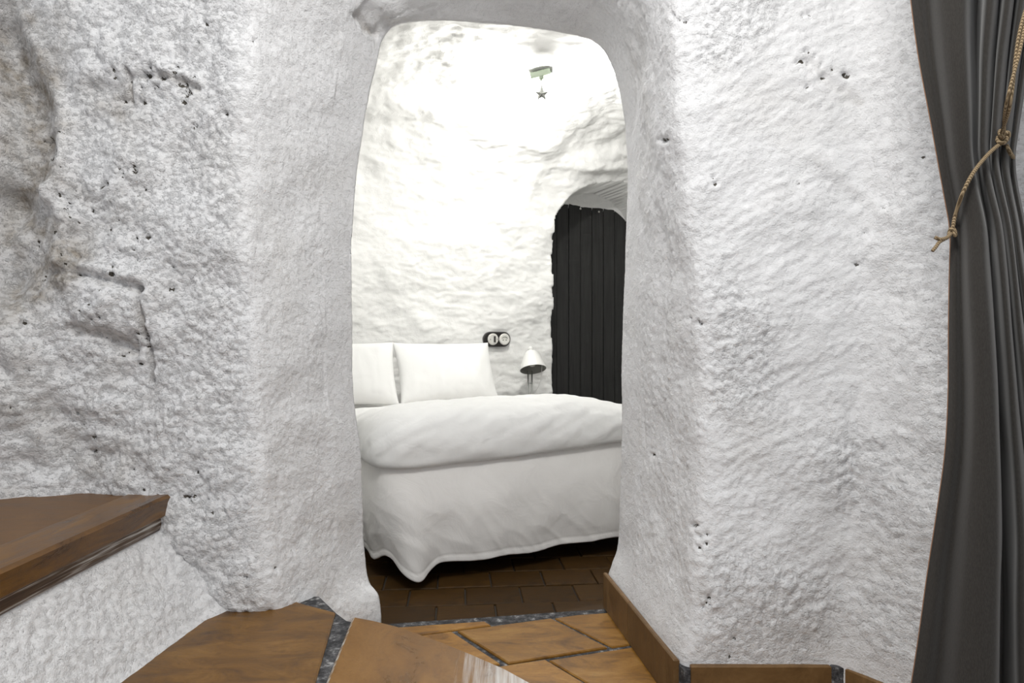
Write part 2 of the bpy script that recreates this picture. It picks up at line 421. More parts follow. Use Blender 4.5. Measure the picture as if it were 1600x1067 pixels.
# knob of plaster at the top left of the arch
rev = sstep(k0 + 2, k0 + 8, rowi)
stroke([(596, 0), (612, 18)], 24, .045, D, None, 0, rev)
stroke([(557, 24), (575, 44), (598, 62), (622, 50)], 7, -.025, D, STAIN_SHADE, .6, rev)
for (cx, cy, r, k) in [(58, 205, 12, 10), (60, 230, 30, 10), (205, 140, 30, 12), (290, 132, 24, 16), (245, 120, 16, 8), (200, 275, 40, 14), (120, 330, 50, 16), (60, 420, 60, 16), (190, 440, 40, 12),
                       (224, 520, 20, 8), (200, 552, 12, 6), (130, 500, 60, 8), (255, 400, 40, 4), (355, 184, 8, 2), (290, 205, 10, 3), (320, 60, 50, 5), (120, 680, 70, 10), (60, 620, 60, 8), (330, 760, 60, 3), (295, 778, 7, 5), (225, 768, 14, 4),
                       (120, 900, 60, 5), (400, 930, 40, 5), (1250, 90, 20, 5), (1310, 120, 40, 8), (1040, 225, 8, 2), (1120, 275, 30, 2), (1000, 720, 20, 2), (1105, 838, 14, 5), (1105, 945, 14, 4), (1160, 1012, 20, 4),
                       (1350, 300, 70, 6), (1095, 510, 20, 4), (1260, 22, 8, 3), (1060, 25, 10, 4)]:
    for _ in range(k):
        px, py = cx + rng.normal() * r * .6, cy + rng.normal() * r * .6
        rad = rng.uniform(1.8, 4.0)
        el = rng.uniform(.6, 1.8)
        g = np.exp(-(((PXx - px) / (rad * el)) ** 2 + ((PXy - py) / rad) ** 2)) * (rowi > k0 + 30)
        D -= .010 * g; np.maximum(PIT_SHADE, np.clip(g * 1.2, 0, 1) * rng.uniform(.6, 1), out=PIT_SHADE)
# general dirt in random far-left patches, beside the painted shade of the hollow
STAIN_SHADE = np.clip(STAIN_SHADE + farleft * .25 * sstep(.05, .5, noise(W, 5, 31)), 0, 1) * (.85 + .6 * n3 + .4 * n4)
STAIN_SHADE = np.clip(STAIN_SHADE, 0, 1)
# keep the back silhouette and the base above the skirting calm
calm = np.where(rowi < k0 + 30, .55, 1.0)
calm *= np.where((Xc > .2), sstep(.05, .32, Zc) * .85 + .15, 1.0)
D *= calm
W2 = W + N * D[..., None]
front_wall = grid_obj('wall_front', W2, M['plaster'], attrs={'pit_shade': PIT_SHADE, 'stain_shade': STAIN_SHADE, 'rough': .62 + .38 * leftm - .12 * rightm + .3 * np.clip(rr, 0, 1) * rightm})
tag(front_wall, 'rough white plastered cave wall around the bedroom opening', None, None, 'structure')

# ceiling of the front room (above the frame)
gx = np.linspace(-2.6, 1.5, 90); gy = np.linspace(-.6, 2.2, 60)
C = np.stack(np.meshgrid(gx, gy, indexing='ij') + [np.full((90, 60), 2.74)], 2)
C[..., 2] += .05 * noise(C, 1.3, 40) + .015 * noise(C, 6, 41)
tag(grid_obj('ceiling', C, M['plaster_in'], flip=True), 'uneven white cave ceiling of the stair room', None, None, 'structure')

# ------------------------------------------------------------------ bedroom shell, turned 26 degrees
TH = math.radians(26); E = np.array([math.cos(TH), math.sin(TH)]); NV = np.array([math.sin(TH), -math.cos(TH)])   # along wall / out of wall towards camera
P0 = np.array([-.03, 4.97]); FZ = -.06
def bw(a, n, z): return np.stack([P0[0] + a * E[0] + n * NV[0], P0[1] + a * E[1] + n * NV[1], z + 0 * a], -1)
RA = .80; Z1 = 1.62
s_v = np.linspace(-.1, Z1, 190); s_a = np.linspace(0, PI / 2, 125)[1:]; s_c = np.linspace(RA, 3.3, 210)[1:]
pn = np.concatenate([0 * s_v, RA - RA * np.cos(s_a), s_c]); pz = np.concatenate([s_v, Z1 + RA * np.sin(s_a), np.full(len(s_c), Z1 + RA)])
av = np.linspace(-2.0, 2.2, 430)
Ag, Ng = np.meshgrid(av, pn, indexing='ij'); Zg = np.meshgrid(av, pz, indexing='ij')[1]
nmx = np.clip((P0[1] + Ag * E[1] - 2.36) / math.cos(TH), RA + .2, 3.3)
Ng = np.where(Ng > RA, RA + (Ng - RA) / (3.3 - RA) * (nmx - RA), Ng)
B = bw(Ag, Ng, Zg)
NB = normals(B)
if NB[200, 20] @ np.array([NV[0], NV[1], 0]) < 0: NB = -NB
DB = .045 * noise(B, 1.6, 51) + .022 * noise(B, 4.2, 52) + .010 * noise(B, 9, 53)
Bs = B * np.array([1, 1, 1.9])
DB += .009 * np.maximum(noise(Bs, 9, 54), -.15) + .0045 * noise(Bs, 22, 55) + .002 * noise(B, 45, 56)
# scooped ridges in the vault and above the door
def ridge(ac, zc, da, dz, amp, slope=0):
    return amp * np.exp(-((Ag - ac) / da) ** 2) * np.exp(-((Zg - zc - slope * (Ag - ac)) / dz) ** 2)
DB += ridge(-.35, 2.28, .9, .05, .03, -.10) + ridge(.75, 2.18, .45, .035, .04, .12) - ridge(-1.0, 2.38, .35, .05, .05)
DB += ridge(.9, 2.28, .4, .03, .03, .2)
# door recess (arched, deep): real hollow in the wall
DA, DH, DSP, DRI, DDEP = .87, .50, 1.72, .36, .40
arch = DSP + DRI * np.sqrt(np.clip(1 - ((Ag - DA) / DH) ** 2, 0, 1)) + .012 * noise(B, 9, 60)
edge = DH + .010 * noise(B, 12, 61)
inside = (np.abs(Ag - DA) < edge) & (Zg < arch) & (Ng < .3)
DB = np.where(inside, DB * .3, DB)
B2 = B + NB * DB[..., None]
B2[..., 0] -= np.where(inside, DDEP * NV[0], 0); B2[..., 1] -= np.where(inside, DDEP * NV[1], 0)
# bring the ceiling over the lamp to a known height
kw = len(s_v) + len(s_a)
tag(grid_obj('wall_back', B2[:, :kw], M['plaster_in']), 'lumpy whitewashed cave wall behind the bed', None, None, 'structure')
tag(grid_obj('ceiling', B2[:, kw - 1:], M['plaster_in']), 'whitewashed cave vault over the bed', None, None, 'structure')
for nm, a0 in (('wall_left', -1.78), ('wall_right', 2.0)):
    nn = np.linspace(-.1, 1.97 if nm == 'wall_left' else 3.3, 90); zz = np.linspace(-.1, 2.6, 70)
    n_, z_ = np.meshgrid(nn, zz, indexing='ij')
    Q = bw(a0 + .06 * noise(np.stack([n_, z_, 0 * n_], 2), 1.7, 71), n_, z_)
    tag(grid_obj(nm, Q, M['plaster_in']), 'whitewashed side wall of the bedroom', None, None, 'structure')

# plank door in the recess
door = empty('door_1', (*bw(np.array(DA), np.array(-DDEP + .07), np.array(0.))[:2], FZ), TH)
tag(door, 'black vertical plank door in an arched recess', None, None, 'structure')
pw = .112; npl = 9
for i in range(npl):
    xa = -.50 + i * pw; xb = xa + pw - .007
    xs = np.linspace(xa, xb, 5)
    hw = .512
    tops = [DSP - FZ - .07 + .385 * math.sqrt(max(0, 1 - (x / hw) ** 2)) for x in xs]
    y0 = -.012 + random.uniform(-.003, .003)
    V = []; 
    for y in (y0, y0 + .035):
        for x in xs: V.append((x, y, .01))
        for x, t in zip(xs, tops): V.append((x, y, t))
    n = len(xs); Fc = []
    for k in range(n - 1):
        Fc += [(k, k + 1, n + k + 1, n + k), (2 * n + k + 1, 2 * n + k, 3 * n + k, 3 * n + k + 1), (n + k, n + k + 1, 3 * n + k + 1, 3 * n + k)]
    Fc += [(0, n, 3 * n, 2 * n), (n - 1, 3 * n - 1, 4 * n - 1, 2 * n - 1)]
    obj('plank', V, Fc, M['door'], door, smooth=False)
obj('backing', [(-.5, .03, 0), (.5, .03, 0), (.5, .03, 1.75), (-.5, .03, 1.75)], [(0, 1, 2, 3)], M['door'], door, False)
for x, z in ((-.06, 2.02), (.12, 2.01)):
    V, Fc = lathe([(0, 0), (.008, .0), (.008, .006), (0, .009)], 10)
    obj('nail', [(x + p[0], -.016 - p[2], z + p[1]) for p in V], Fc, M['porcelain'], door)  # white colour stands for the glint on the nail head

# ------------------------------------------------------------------ floors
TL = Vector((-.397, 2.117)); TR = Vector((.315, 2.24)); tdir = (TR - TL).normalized(); tn = Vector((tdir.y, -tdir.x))   # threshold, normal towards camera
def quadobj(name, pts, z, mt): 
    return obj(name, [(p[0], p[1], z) for p in pts], [tuple(range(len(pts)))], mt, None, False)
a_, b_ = TL - tdir * 1.2, TR + tdir * 1.0
# front floor slab with mortar bed and a step down to the bedroom
fl_poly = [a_, b_, Vector((1.6, -.8)), Vector((-2.7, -.8)), Vector((-2.7, 1.9))]
V, Fc = prism(fl_poly, -.12, -.006, .002)
floor = obj('floor', V, Fc, M['mortar'], None, False); tag(floor, 'ochre terracotta tiled floor in front of the opening', None, None, 'structure')
e1 = Vector((.30, .098)); e2 = Vector((.159, -.217)); O = Vector((-.175, 2.056))
gap = .017
lim = TL + tn * .045
for r in range(-1, 6):
    off = {0: 0, 1: .36, -1: .4}.get(r, (r * .36) % 1)
    for c in range(-4, 5):
        p = O + e1 * (c + off) + e2 * r
        if p.x > 1.0 or p.x < -.9 or p.y > 2.5 or p.y < .2: continue
        g1 = e1.normalized() * gap * .5; g2 = e2.normalized() * gap * .5
        J = lambda: Vector((random.uniform(-.004, .004), random.uniform(-.004, .004)))
        poly = [p + g1 + g2 + J(), p + e1 - g1 + g2 + J(), p + e1 + e2 - g1 - g2 + J(), p + e2 + g1 - g2 + J()]
        poly = clip(poly, lim, tn)
        if len(poly) < 3: continue
        ar = abs(sum(poly[i].x * poly[(i + 1) % len(poly)].y - poly[(i + 1) % len(poly)].x * poly[i].y for i in range(len(poly)))) / 2
        if ar < .006: continue
        V, Fc = prism(poly, -.012, random.uniform(-.001, .002), .003)
        obj('tile', V, Fc, M['floor_tile'], floor, False)
# bedroom floor
fl2 = obj('floor', [(-2.5, 1.95, FZ - .01), (3.2, 1.95, FZ - .01), (3.2, 6.4, FZ - .01), (-2.5, 6.4, FZ - .01)], [(0, 1, 2, 3)], M['dark_mortar'], None, False)
tag(fl2, 'dark brown brick floor under the bed', None, None, 'structure')
br = math.radians(5); u1 = Vector((math.cos(br), math.sin(br))); u2 = Vector((-math.sin(br), math.cos(br)))
bl, bwid = .205, .165
V, Fc = prism([(0, 0), (bl - .006, 0), (bl - .006, bwid - .006), (0, bwid - .006)], -.02, 0, .003)
bme = None
o0 = Vector((-.95, 2.02))
for r in range(9):
    for c in range(11):
        p = o0 + u1 * (bl * (c + .5 * (r % 2))) + u2 * (bwid * r)
        if p.x > 1.2 or p.x < -.8: continue
        if bme is None:
            o = obj('brick', V, Fc, M['brick'], fl2, False); bme = o.data
        else: o = link(bpy.data.objects.new('brick', bme), fl2)
        o.location = (p.x, p.y, FZ + random.uniform(-.003, .003)); o.rotation_euler = (0, 0, br + random.uniform(-.01, .01))

# ------------------------------------------------------------------ skirting tiles at the foot of the right pillar
SH = .113
def skirt_piece(p, q, h=SH, th=.014, parent=None, out=.012):
    p, q = Vector(p), Vector(q); d = (q - p).normalized(); nrm = Vector((d.y, -d.x))
    if nrm.dot(Vector((0, 0)) - (p + q) / 2) < 0: nrm = -nrm
    A, Bq = p + nrm * out, q + nrm * out
    poly = [A, Bq, Bq - nrm * th, A - nrm * th]
    V, Fc = prism(poly, 0.0, h, .003)
    return obj('tile', V, Fc, M['skirting'], parent, False)
sk = [(.311, 2.24), (.392, 1.66), (.402, 1.604), (.755, 1.604), (.775, 1.60), (1.08, 1.12), (1.36, .65)]
# mortar backing that follows the wall
V = []; Fc = []
for (x, y) in sk:
    V += [(x - .0, y - .006, -.05), (x, y - .006, SH - .012), (x + .035, y + .045, SH - .012)]
for i in range(len(sk) - 1):
    for k in range(2): Fc.append((i * 3 + k, (i + 1) * 3 + k, (i + 1) * 3 + k + 1, i * 3 + k + 1))
base = obj('baseboard_right', V, Fc, M['mortar'], None, False); tag(base, 'brown tile skirting around the foot of the right pillar', None, None, 'structure')
mid_ = Vector(sk[0]).lerp(Vector(sk[1]), .44); dd = (Vector(sk[1]) - Vector(sk[0])).normalized()
skirt_piece(sk[0], mid_, parent=base); skirt_piece(mid_ + dd * .003, Vector(sk[1]) + dd * .035, parent=base)
skirt_piece((.418, 1.604), (.745, 1.604), parent=base)
V, Fc = prism([(.744, 1.63), (.744, 1.597), (.770, 1.585), (.790, 1.585), (.80, 1.63)], 0, SH + .004, .006); obj('mortar', V, Fc, M['mortar'], base, False)
d3 = (Vector(sk[5]) - Vector(sk[4])).normalized()
for k in range(4):
    skirt_piece(Vector((.782, 1.588)) + d3 * .25 * k, Vector((.782, 1.588)) + d3 * (.25 * k + .246), parent=base)

# ------------------------------------------------------------------ lower winder step
Z_1 = .15
def xy(p): return Vector((p.x, p.y))
edge_pts = [xy(onz(x, y, Z_1)) for x, y in [(551, 962), (588, 969), (624, 978), (682, 998), (739, 1021), (790, 1043), (834, 1067)]] + [Vector((.12, 1.22)), Vector((.17, 1.0)), Vector((.19, .55))]
jl = [xy(onz(524, 956, Z_1)), xy(onz(492, 1067, Z_1)), Vector((-.27, .55))]
left_pts = [xy(onz(x, y, Z_1)) for x, y in [(205, 1067), (265, 1010), (335, 966), (430, 948), (470, 950)]]
step = empty('tiled_step', (-.4, 1.2, 0))
tag(step, 'low brown tiled corner step beside the opening, worn at its curved edge', 'step')
def local(V, o): return [Vector(v) - o.location for v in V]
body = [Vector((p.x, p.y)) - Vector((.012, .012)) for p in edge_pts] + [Vector((-.95, .55)), Vector((-.95, 1.95)), Vector((-.55, 1.95)), Vector((-.47, 1.83))]
V, Fc = prism(body, 0, Z_1 - .008, .002); obj('body', local(V, step), Fc, M['mortar'], step, False)
ltile = [left_pts[0] + Vector((-.06, -.0)), left_pts[1] + Vector((-.06, .0)), left_pts[2] + Vector((-.05, .06)), left_pts[3] + Vector((0, .07)), left_pts[4] + Vector((0, .03)), jl[0], jl[1], jl[2], Vector((-.9, .55))]
V, Fc = prism(ltile, Z_1 - .03, Z_1, .004); obj('tile', local(V, step), Fc, M['step_tile'], step, False)
jr = [Vector((-.255, .55)), xy(onz(508, 1067, Z_1))]
rt = edge_pts + jr
V, Fc = prism(rt, Z_1 - .03, Z_1, .007)
M['step_tile2'] = tile_mat('worn_brown_terracotta', (.09, .040, .008), (.185, .088, .020), (.25, .13, .038), .25, 5, .22, (1.5, .7, 1), .2)
m = M['step_tile2']; b = BS(m)
src = b.inputs['Base Color'].links[0].from_socket
sx = nd(m, 'ShaderNodeSeparateXYZ'); lk(m, coords(m), sx.inputs[0])
mr = nd(m, 'ShaderNodeMapRange'); mr.inputs['From Min'].default_value = .22; mr.inputs['From Max'].default_value = .37; lk(m, sx.outputs['X'], mr.inputs['Value'])
st1 = ntex(m, coords(m, (60, 2.2, 1)), 1.6, 4, .65, .1)
wf = math_n(m, 'ADD', math_n(m, 'MULTIPLY', mr.outputs['Result'], .34), math_n(m, 'MULTIPLY', st1, .6))
lk(m, mixc(m, ramp(m, wf, [(.46, (0, 0, 0)), (.70, (.85, .85, .85))]), src, (.62, .61, .60)), b.inputs['Base Color'])
wt = obj('tile', local(V, step), Fc, M['step_tile2'], step, False)
m = mat('worn_pale_glaze_edge', (.5, .44, .36), .5)
lk(m, ramp(m, ntex(m, coords(m), 40, 4, .7), [(.42, (.26, .15, .06)), (.58, (.60, .57, .52))]), BS(m).inputs['Base Color'])
wt.data.materials.append(m)
for f in list(wt.data.polygons)[2 + len(rt):]: f.material_index = 1

# ------------------------------------------------------------------ upper step with nosing
Z_2 = .456
up = empty('stair_step', (-1.2, 1.2, 0)); tag(up, 'brown stair tread with a thick glazed nosing over white plaster', 'step')
nx0, nx1 = -1.04, -.925
ymax = 1.91
V, Fc = prism([(nx0 - 1.3, .4), (nx0 - .004, .4), (nx0 - .004, 1.93), (nx0 - 1.3, 1.93)], Z_2 - .03, Z_2 - .004, .003)
obj('tread_tile', local(V, up), Fc, M['tread'], up, False)
def extrude_y(prof, y0, y1, ny=2):
    V = []; Fc = []; n = len(prof)
    for j in range(ny):
        y = y0 + (y1 - y0) * j / (ny - 1)
        V += [(p[0], y, p[1]) for p in prof]
    for j in range(ny - 1):
        for i in range(n):
            Fc.append((j * n + i, j * n + (i + 1) % n, (j + 1) * n + (i + 1) % n, (j + 1) * n + i))
    Fc += [tuple(range(n))[::-1], tuple((ny - 1) * n + i for i in range(n))]
    return V, Fc
V, Fc = extrude_y([(nx0, Z_2 - .05), (nx0, Z_2), (nx1 - .008, Z_2), (nx1, Z_2 - .007), (nx1 - .004, Z_2 - .052), (nx1 - .012, Z_2 - .058)], .4, 1.885)
obj('nosing', local(V, up), Fc, M['nosing'], up, False)
V, Fc = extrude_y([(nx0, Z_2 - .10), (nx0, Z_2 - .05), (nx1 - .016, Z_2 - .05), (nx1 - .018, Z_2 - .085), (nx1 - .024, Z_2 - .094)], .4, 1.84)
m = mat('paint_smeared_strip', (.07, .03, .01), .5)
n1 = ntex(m, coords(m, (30, 1.6, 70)), 2.2, 4, .6, .3); n2 = ntex(m, coords(m), 2.0, 3, .6)
fc_ = math_n(m, 'ADD', math_n(m, 'MULTIPLY', n1, .6), math_n(m, 'MULTIPLY', n2, .4))
lk(m, ramp(m, fc_, [(.46, (.055, .026, .010)), (.53, (.12, .07, .035)), (.60, (.62, .60, .56))]), BS(m).inputs['Base Color'])
obj('under_strip', local(V, up), Fc, m, up, False)
yy = np.linspace(.4, 1.90, 300); tt = np.linspace(0, 1, 70)
Yg, Tg = np.meshgrid(yy, tt, indexing='ij')
bx = np.interp(yy, [.4, 1.44, 1.76, 1.95], [-.87, -.825, -.79, -.70])[:, None] + 0 * Tg
Pz = (Z_2 - .088) * (1 - Tg) + (Z_1 - .01) * Tg
Px = (-.955) * (1 - Tg) + bx * Tg + .02 * np.sin(Tg * PI) * 0 + .03 * np.maximum(0, Tg - .9) * 10 * .3
RZ = np.stack([Px, Yg, Pz], 2)
NR = normals(RZ); NR = NR if NR[100, 30, 0] > 0 else -NR
am = sstep(0, .14, Tg) * (1 - .8 * sstep(.84, .97, Tg))
RZ = RZ + NR * (am * (.006 * noise(RZ, 9, 81) + .0035 * noise(RZ, 40, 82) + .0035 * noise(RZ, 75, 83)))[..., None]
RZ -= np.array(up.location)
grid_obj('riser', RZ, M['plaster'], up, attrs={'pit_shade': 0 * Tg, 'stain_shade': 0 * Tg, 'rough': .75 + 0 * Tg})

# ------------------------------------------------------------------ bed (foot towards the opening, turned 26 degrees)
BW, BL = 1.40, 1.95
corner = np.array([-.45, 2.53]); fc = corner + E * BW / 2
def bed_frame(o): o.location = (fc[0], fc[1], FZ); o.rotation_euler = (0, 0, TH); return o
bed = bed_frame(empty('bed')); tag(bed, 'double bed under white bedding behind the cave opening', 'bed')
def box(x0, x1, y0, y1, z0, z1, bev=.01):
    return prism([(x0, y0), (x1, y0), (x1, y1), (x0, y1)], z0, z1, bev)
V, Fc = box(-.66, .66, .05, 1.93, .18, .36); obj('base', V, Fc, M['wood'], bed, False)
for sx in (-.58, .58):
    for sy in (.14, 1.84):
        V, Fc = lathe([(.0, 0), (.022, 0), (.03, .18), (0, .18)], 14); obj('leg', [(v[0] + sx, v[1] + sy, v[2]) for v in V], Fc, M['wood'], bed)
V, Fc = box(-.68, .68, .02, 1.94, .36, .515, .04); obj('mattress', V, Fc, M['pillow'], bed, False)

def rrect(x0, x1, y0, y1, r, n):
    """n points around a rounded rectangle, evenly spaced, with outward normals; starts mid foot side, runs to +x"""
    r = max(min(r, (x1 - x0) / 2 - 1e-3, (y1 - y0) / 2 - 1e-3), 1e-3)
    P = []; 
    def arc(cx, cy, a0, a1):
        for q in np.linspace(a0, a1, 14): P.append((cx + r * math.cos(q), cy + r * math.sin(q)))
    P.append(((x0 + x1) / 2, y0))
    arc(x1 - r, y0 + r, -PI / 2, 0); arc(x1 - r, y1 - r, 0, PI / 2); arc(x0 + r, y1 - r, PI / 2, PI); arc(x0 + r, y0 + r, PI, 1.5 * PI)
    P.append(((x0 + x1) / 2, y0)); P = np.array(P)
    s = np.concatenate([[0], np.cumsum(np.hypot(*np.diff(P, axis=0).T))]); u = np.linspace(0, s[-1], n, endpoint=False)
    return np.stack([np.interp(u, s, P[:, 0]), np.interp(u, s, P[:, 1])], 1)

# bedspread: skirt with folds and a hem, lying over the mattress
n = 900
ring = rrect(-.715, .715, -.015, 1.93, .10, n)
tan = np.roll(ring, -1, 0) - np.roll(ring, 1, 0); tan /= np.linalg.norm(tan, axis=1)[:, None]; outw = np.stack([tan[:, 1], -tan[:, 0]], 1)
per = np.arange(n) / n * (2 * (1.43 + 1.945))
ws = np.linspace(0, 1, 70)
tq = np.arange(n) / n * 2 * PI
hem = .082 + .005 * np.sin(tq * 10) + .004 * np.sin(tq * 25 + 1)
def bumpat(x, y, r): return np.exp(-((ring[:, 0] - x) ** 2 + (ring[:, 1] - y) ** 2) / r ** 2)
hem += -.042 * bumpat(-.60, -.015, .055) + .035 * bumpat(-.715, .07, .07)
P = np.zeros((n, len(ws) + 9, 3))
ringP = np.stack([ring[:, 0], ring[:, 1], 0 * per], 1)
for j, t in enumerate(ws):
    z = .495 * (1 - t) + hem * t
    q = np.stack([ring[:, 0], ring[:, 1], z * .35], 1)
    fold = (.012 * noise(q, 3.2, 91) + .005 * noise(q, 8, 92)) * t ** .8 + .004 * noise(np.stack([ring[:, 0], ring[:, 1], z], 1), 9, 93)
    # soft diagonal creases
    dg = noise(np.stack([(ring[:, 0] + z) * 2.2, ring[:, 1], (z - ring[:, 0]) * .6], 1), 5, 94)
    fold += .004 * np.maximum(0, 1 - np.abs(dg) * 2.2) * t
    fold += .035 * bumpat(-.61, -.015, .05) * t ** 2 - .02 * bumpat(-.70, .02, .05) * t ** 2
    billow = .025 * math.sin(PI * min(1, t * 1.05)) 
    hemline = .0012 if t > .955 else (-.0015 if t > .935 else 0)
    off = billow + fold + hemline
    P[:, j, 0] = ring[:, 0] + outw[:, 0] * off; P[:, j, 1] = ring[:, 1] + outw[:, 1] * off; P[:, j, 2] = z
# inside lip so that the hem has thickness, then the top
P2 = np.zeros((n, 6 + len(ws) + 3, 3))
tops = [(.70, .525), (.45, .525), (.2, .525), (.08, .525), (.03, .522), (.008, .512)]
for j, (ins, z) in enumerate(tops):
    rr_ = rrect(-.715 + ins, .715 - ins, -.015 + ins, 1.93 - ins, max(.10 - ins, .004), n); P2[:, j, :2] = rr_; P2[:, j, 2] = z
P2[:, 6:6 + len(ws)] = P[:, :len(ws)]
last = P[:, len(ws) - 1]
for k, (dz, ins) in enumerate([(-.003, .003), (.0, .007), (.04, .009)]):
    P2[:, 6 + len(ws) + k, :2] = last[:, :2] - outw * ins; P2[:, 6 + len(ws) + k, 2] = last[:, 2] + dz
bs = bed_frame(grid_obj('bedspread', P2, M['linen'], wrap=True)); tag(bs, 'white bedspread hanging with a stitched hem over the foot of the bed', 'bedspread')

# duvet: thick, soft, overhanging the foot
n = 700
prof = [(.04, .455), (.0, .447), (-.022, .448), (-.036, .462), (-.046, .50), (-.046, .55), (-.036, .597), (-.014, .637), (.024, .668), (.07, .682), (.13, .690), (.20, .693), (.30, .69), (.42, .68), (.55, .675), (.68, .67), (.7055, .67)]
pc = catmull([(a, b) for a, b in prof], 70)
Pd = np.zeros((n, len(pc), 3))
for j, (ins, z) in enumerate(pc):
    rr_ = rrect(-.725 + ins, .725 - ins, -.02 + ins, 1.42 - ins, max(.12 - ins * .5, .004), n)
    Pd[:, j, :2] = rr_; Pd[:, j, 2] = z
X_, Y_, Zz = Pd[..., 0], Pd[..., 1], Pd[..., 2]
topw = sstep(.47, .68, Zz)
Zz -= topw * (.085 * sstep(.05, .74, X_) + .02 * sstep(-.3, -.75, X_) + .125 * sstep(.22, .95, Y_))
Zz += topw * .002 * sstep(-.1, .15, Y_) * np.exp(-((X_ - .12) / .35) ** 2)
ND = normals(Pd)
if ND[10, 40, 2] < 0: ND = -ND
ff = sstep(.45, .50, Pd[..., 2])
q = Pd.copy()
# diagonal pulls near the foot edge plus soft quilting
dg = np.stack([(X_ * .75 - Zz * 1.5 - Y_ * .9), X_ * .35, Zz * .2], 2)
pull = np.maximum(0, 1 - np.abs(noise(dg, 6.5, 101)) * 4)
DD = ff * (.009 * noise(q, 4.2, 102) + .004 * noise(q, 10, 103) + .003 * noise(q, 22, 105)) - ff * .004 * pull * sstep(.35, .0, Y_)
Pd = Pd + ND * DD[..., None]
Pd[..., 2] += (.045 * sstep(-.55, .55, X_) + .012) * (1 - topw) + .006 * noise(np.stack([X_, 0 * X_, 0 * X_], 2), 4, 104) * (1 - topw)
dv = bed_frame(grid_obj('duvet', Pd, M['cotton'], wrap=True)); tag(dv, 'thick white duvet lying over the bed, edge rolled at the foot', 'duvet')

# pillows
def pillow(cx, tilt, yaw, label, seed, Wd=.68, Hd=.42, T=.085, cy=1.70, dz=.003, roll=0):
    nu, nv = 70, 50
    u, v_ = np.meshgrid(np.linspace(-1, 1, nu), np.linspace(-1, 1, nv), indexing='ij')
    th = T * ((1 - np.abs(u) ** 2.6) * (1 - np.abs(v_) ** 2.4)) ** .55
    x = u * Wd / 2 * (1 - .05 * (1 - np.abs(v_) ** 2) * np.abs(u) ** 4); z = v_ * Hd / 2 * (1 - .07 * (1 - u ** 2) * np.abs(v_) ** 3)
    parts = []
    for sgn in (-1, 1):
        q = np.stack([x, sgn * th, z], 2)
        wr = .013 * noise(q * np.array([1, 1, 1]), 5, seed) + .009 * sstep(.1, -.9, v_) * np.abs(noise(q * np.array([1, 1, 1.6]), 7, seed + 3)) + .006 * noise(q * np.array([1.6, 1, .7]), 11, seed + 1)
        edge_w = np.maximum(0, 1 - np.maximum(np.abs(u), np.abs(v_)) ** 8)
        q[..., 1] = sgn * (th + wr * edge_w + .002); parts.append(q)
    # stitched flange all around
    V = np.concatenate([parts[0].reshape(-1, 3), parts[1].reshape(-1, 3)]); off = nu * nv
    Fc = []
    for i in range(nu - 1):
        for j in range(nv - 1):
            a = i * nv + j; Fc.append((a, a + nv, a + nv + 1, a + 1)); b = a + off; Fc.append((b, b + 1, b + nv + 1, b + nv))
    bd = [i * nv for i in range(nu)] + [(nu - 1) * nv + j for j in range(1, nv)] + [i * nv + nv - 1 for i in range(nu - 2, -1, -1)] + [j for j in range(nv - 2, 0, -1)]
    for k in range(len(bd)):
        a, b = bd[k], bd[(k + 1) % len(bd)]; Fc.append((a, a + off, b + off, b))
    Mx = Matrix.Translation((cx, cy, .535 + dz)) @ Matrix.Rotation(yaw, 4, 'Z') @ Matrix.Rotation(roll, 4, 'Y') @ Matrix.Rotation(tilt, 4, 'X') @ Matrix.Translation((0, 0, Hd / 2))
    o = obj('pillow', [Mx @ Vector(p) for p in V], Fc, M['pillow'])
    bed_frame(o); tag(o, label, 'pillow', 'pillows at the head of the bed'); return o
pillow(.17, -.42, .03, 'white pillow propped against the wall below the black switch', 111, cy=1.64, roll=.0)
pillow(-.52, -.40, -.06, 'white pillow at the head of the bed, half hidden by the left wall', 117, cy=1.65, roll=0)

# ------------------------------------------------------------------ bedside reading lamp
def wallpt(a, n, z): return Vector(bw(np.array(float(a)), np.array(float(n)), np.array(float(z))))
lp = wallpt(.095, .17, FZ)
lamp = empty('reading_lamp', lp, 0); tag(lamp, 'white bell-shaded reading lamp on a thin metal stem beside the bed', 'lamp')
V, Fc = lathe([(0, 0), (.12, 0), (.12, .012), (.10, .022), (.02, .03), (0, .03)], 36); obj('base', V, Fc, M['shade_white'], lamp)
hz = at(830, 577, lp.y).z - FZ
for dx in (-.016, .012):
    V, Fc = tube([(dx, 0, .02), (dx, 0, hz * .5), (dx, 0, hz - .01)], .0045, 10); obj('stem', V, Fc, M['chrome'], lamp)
for k in (.10, .20, .34):
    V, Fc = tube([(-.02, 0, hz - k), (.016, 0, hz - k)], .004, 8); obj('crossbar', V, Fc, M['chrome'], lamp)
RT = Matrix.Translation((.02, -.02, hz)) @ Matrix.Rotation(math.radians(-7), 4, 'Y') @ Matrix.Rotation(math.radians(-23), 4, 'X')
V, Fc = lathe([(.094, 0), (.090, .02), (.078, .055), (.062, .095), (.046, .125), (.028, .142), (.0, .147)], 40)
sh = obj('shade', [RT @ Vector(p) for p in V], Fc, M['shade_white'], lamp)
V, Fc = lathe([(.094, 0), (.091, -.0015), (.087, .02), (.075, .053), (.058, .092), (.042, .12), (.0, .135)], 40)
obj('lining', [RT @ Vector(p) for p in V], Fc, M['shade_in'], sh)
V, Fc = lathe([(0, .145), (.018, .145), (.018, .165), (.01, .175), (0, .176)], 20); obj('cap', [RT @ Vector(p) for p in V], Fc, M['shade_white'], sh)
V, Fc = lathe([(0, .02), (.018, .026), (.028, .045), (.022, .07), (.014, .09), (.014, .12), (0, .12)], 20); obj('bulb', [RT @ Vector(p) for p in V], Fc, M['porcelain'], lamp)
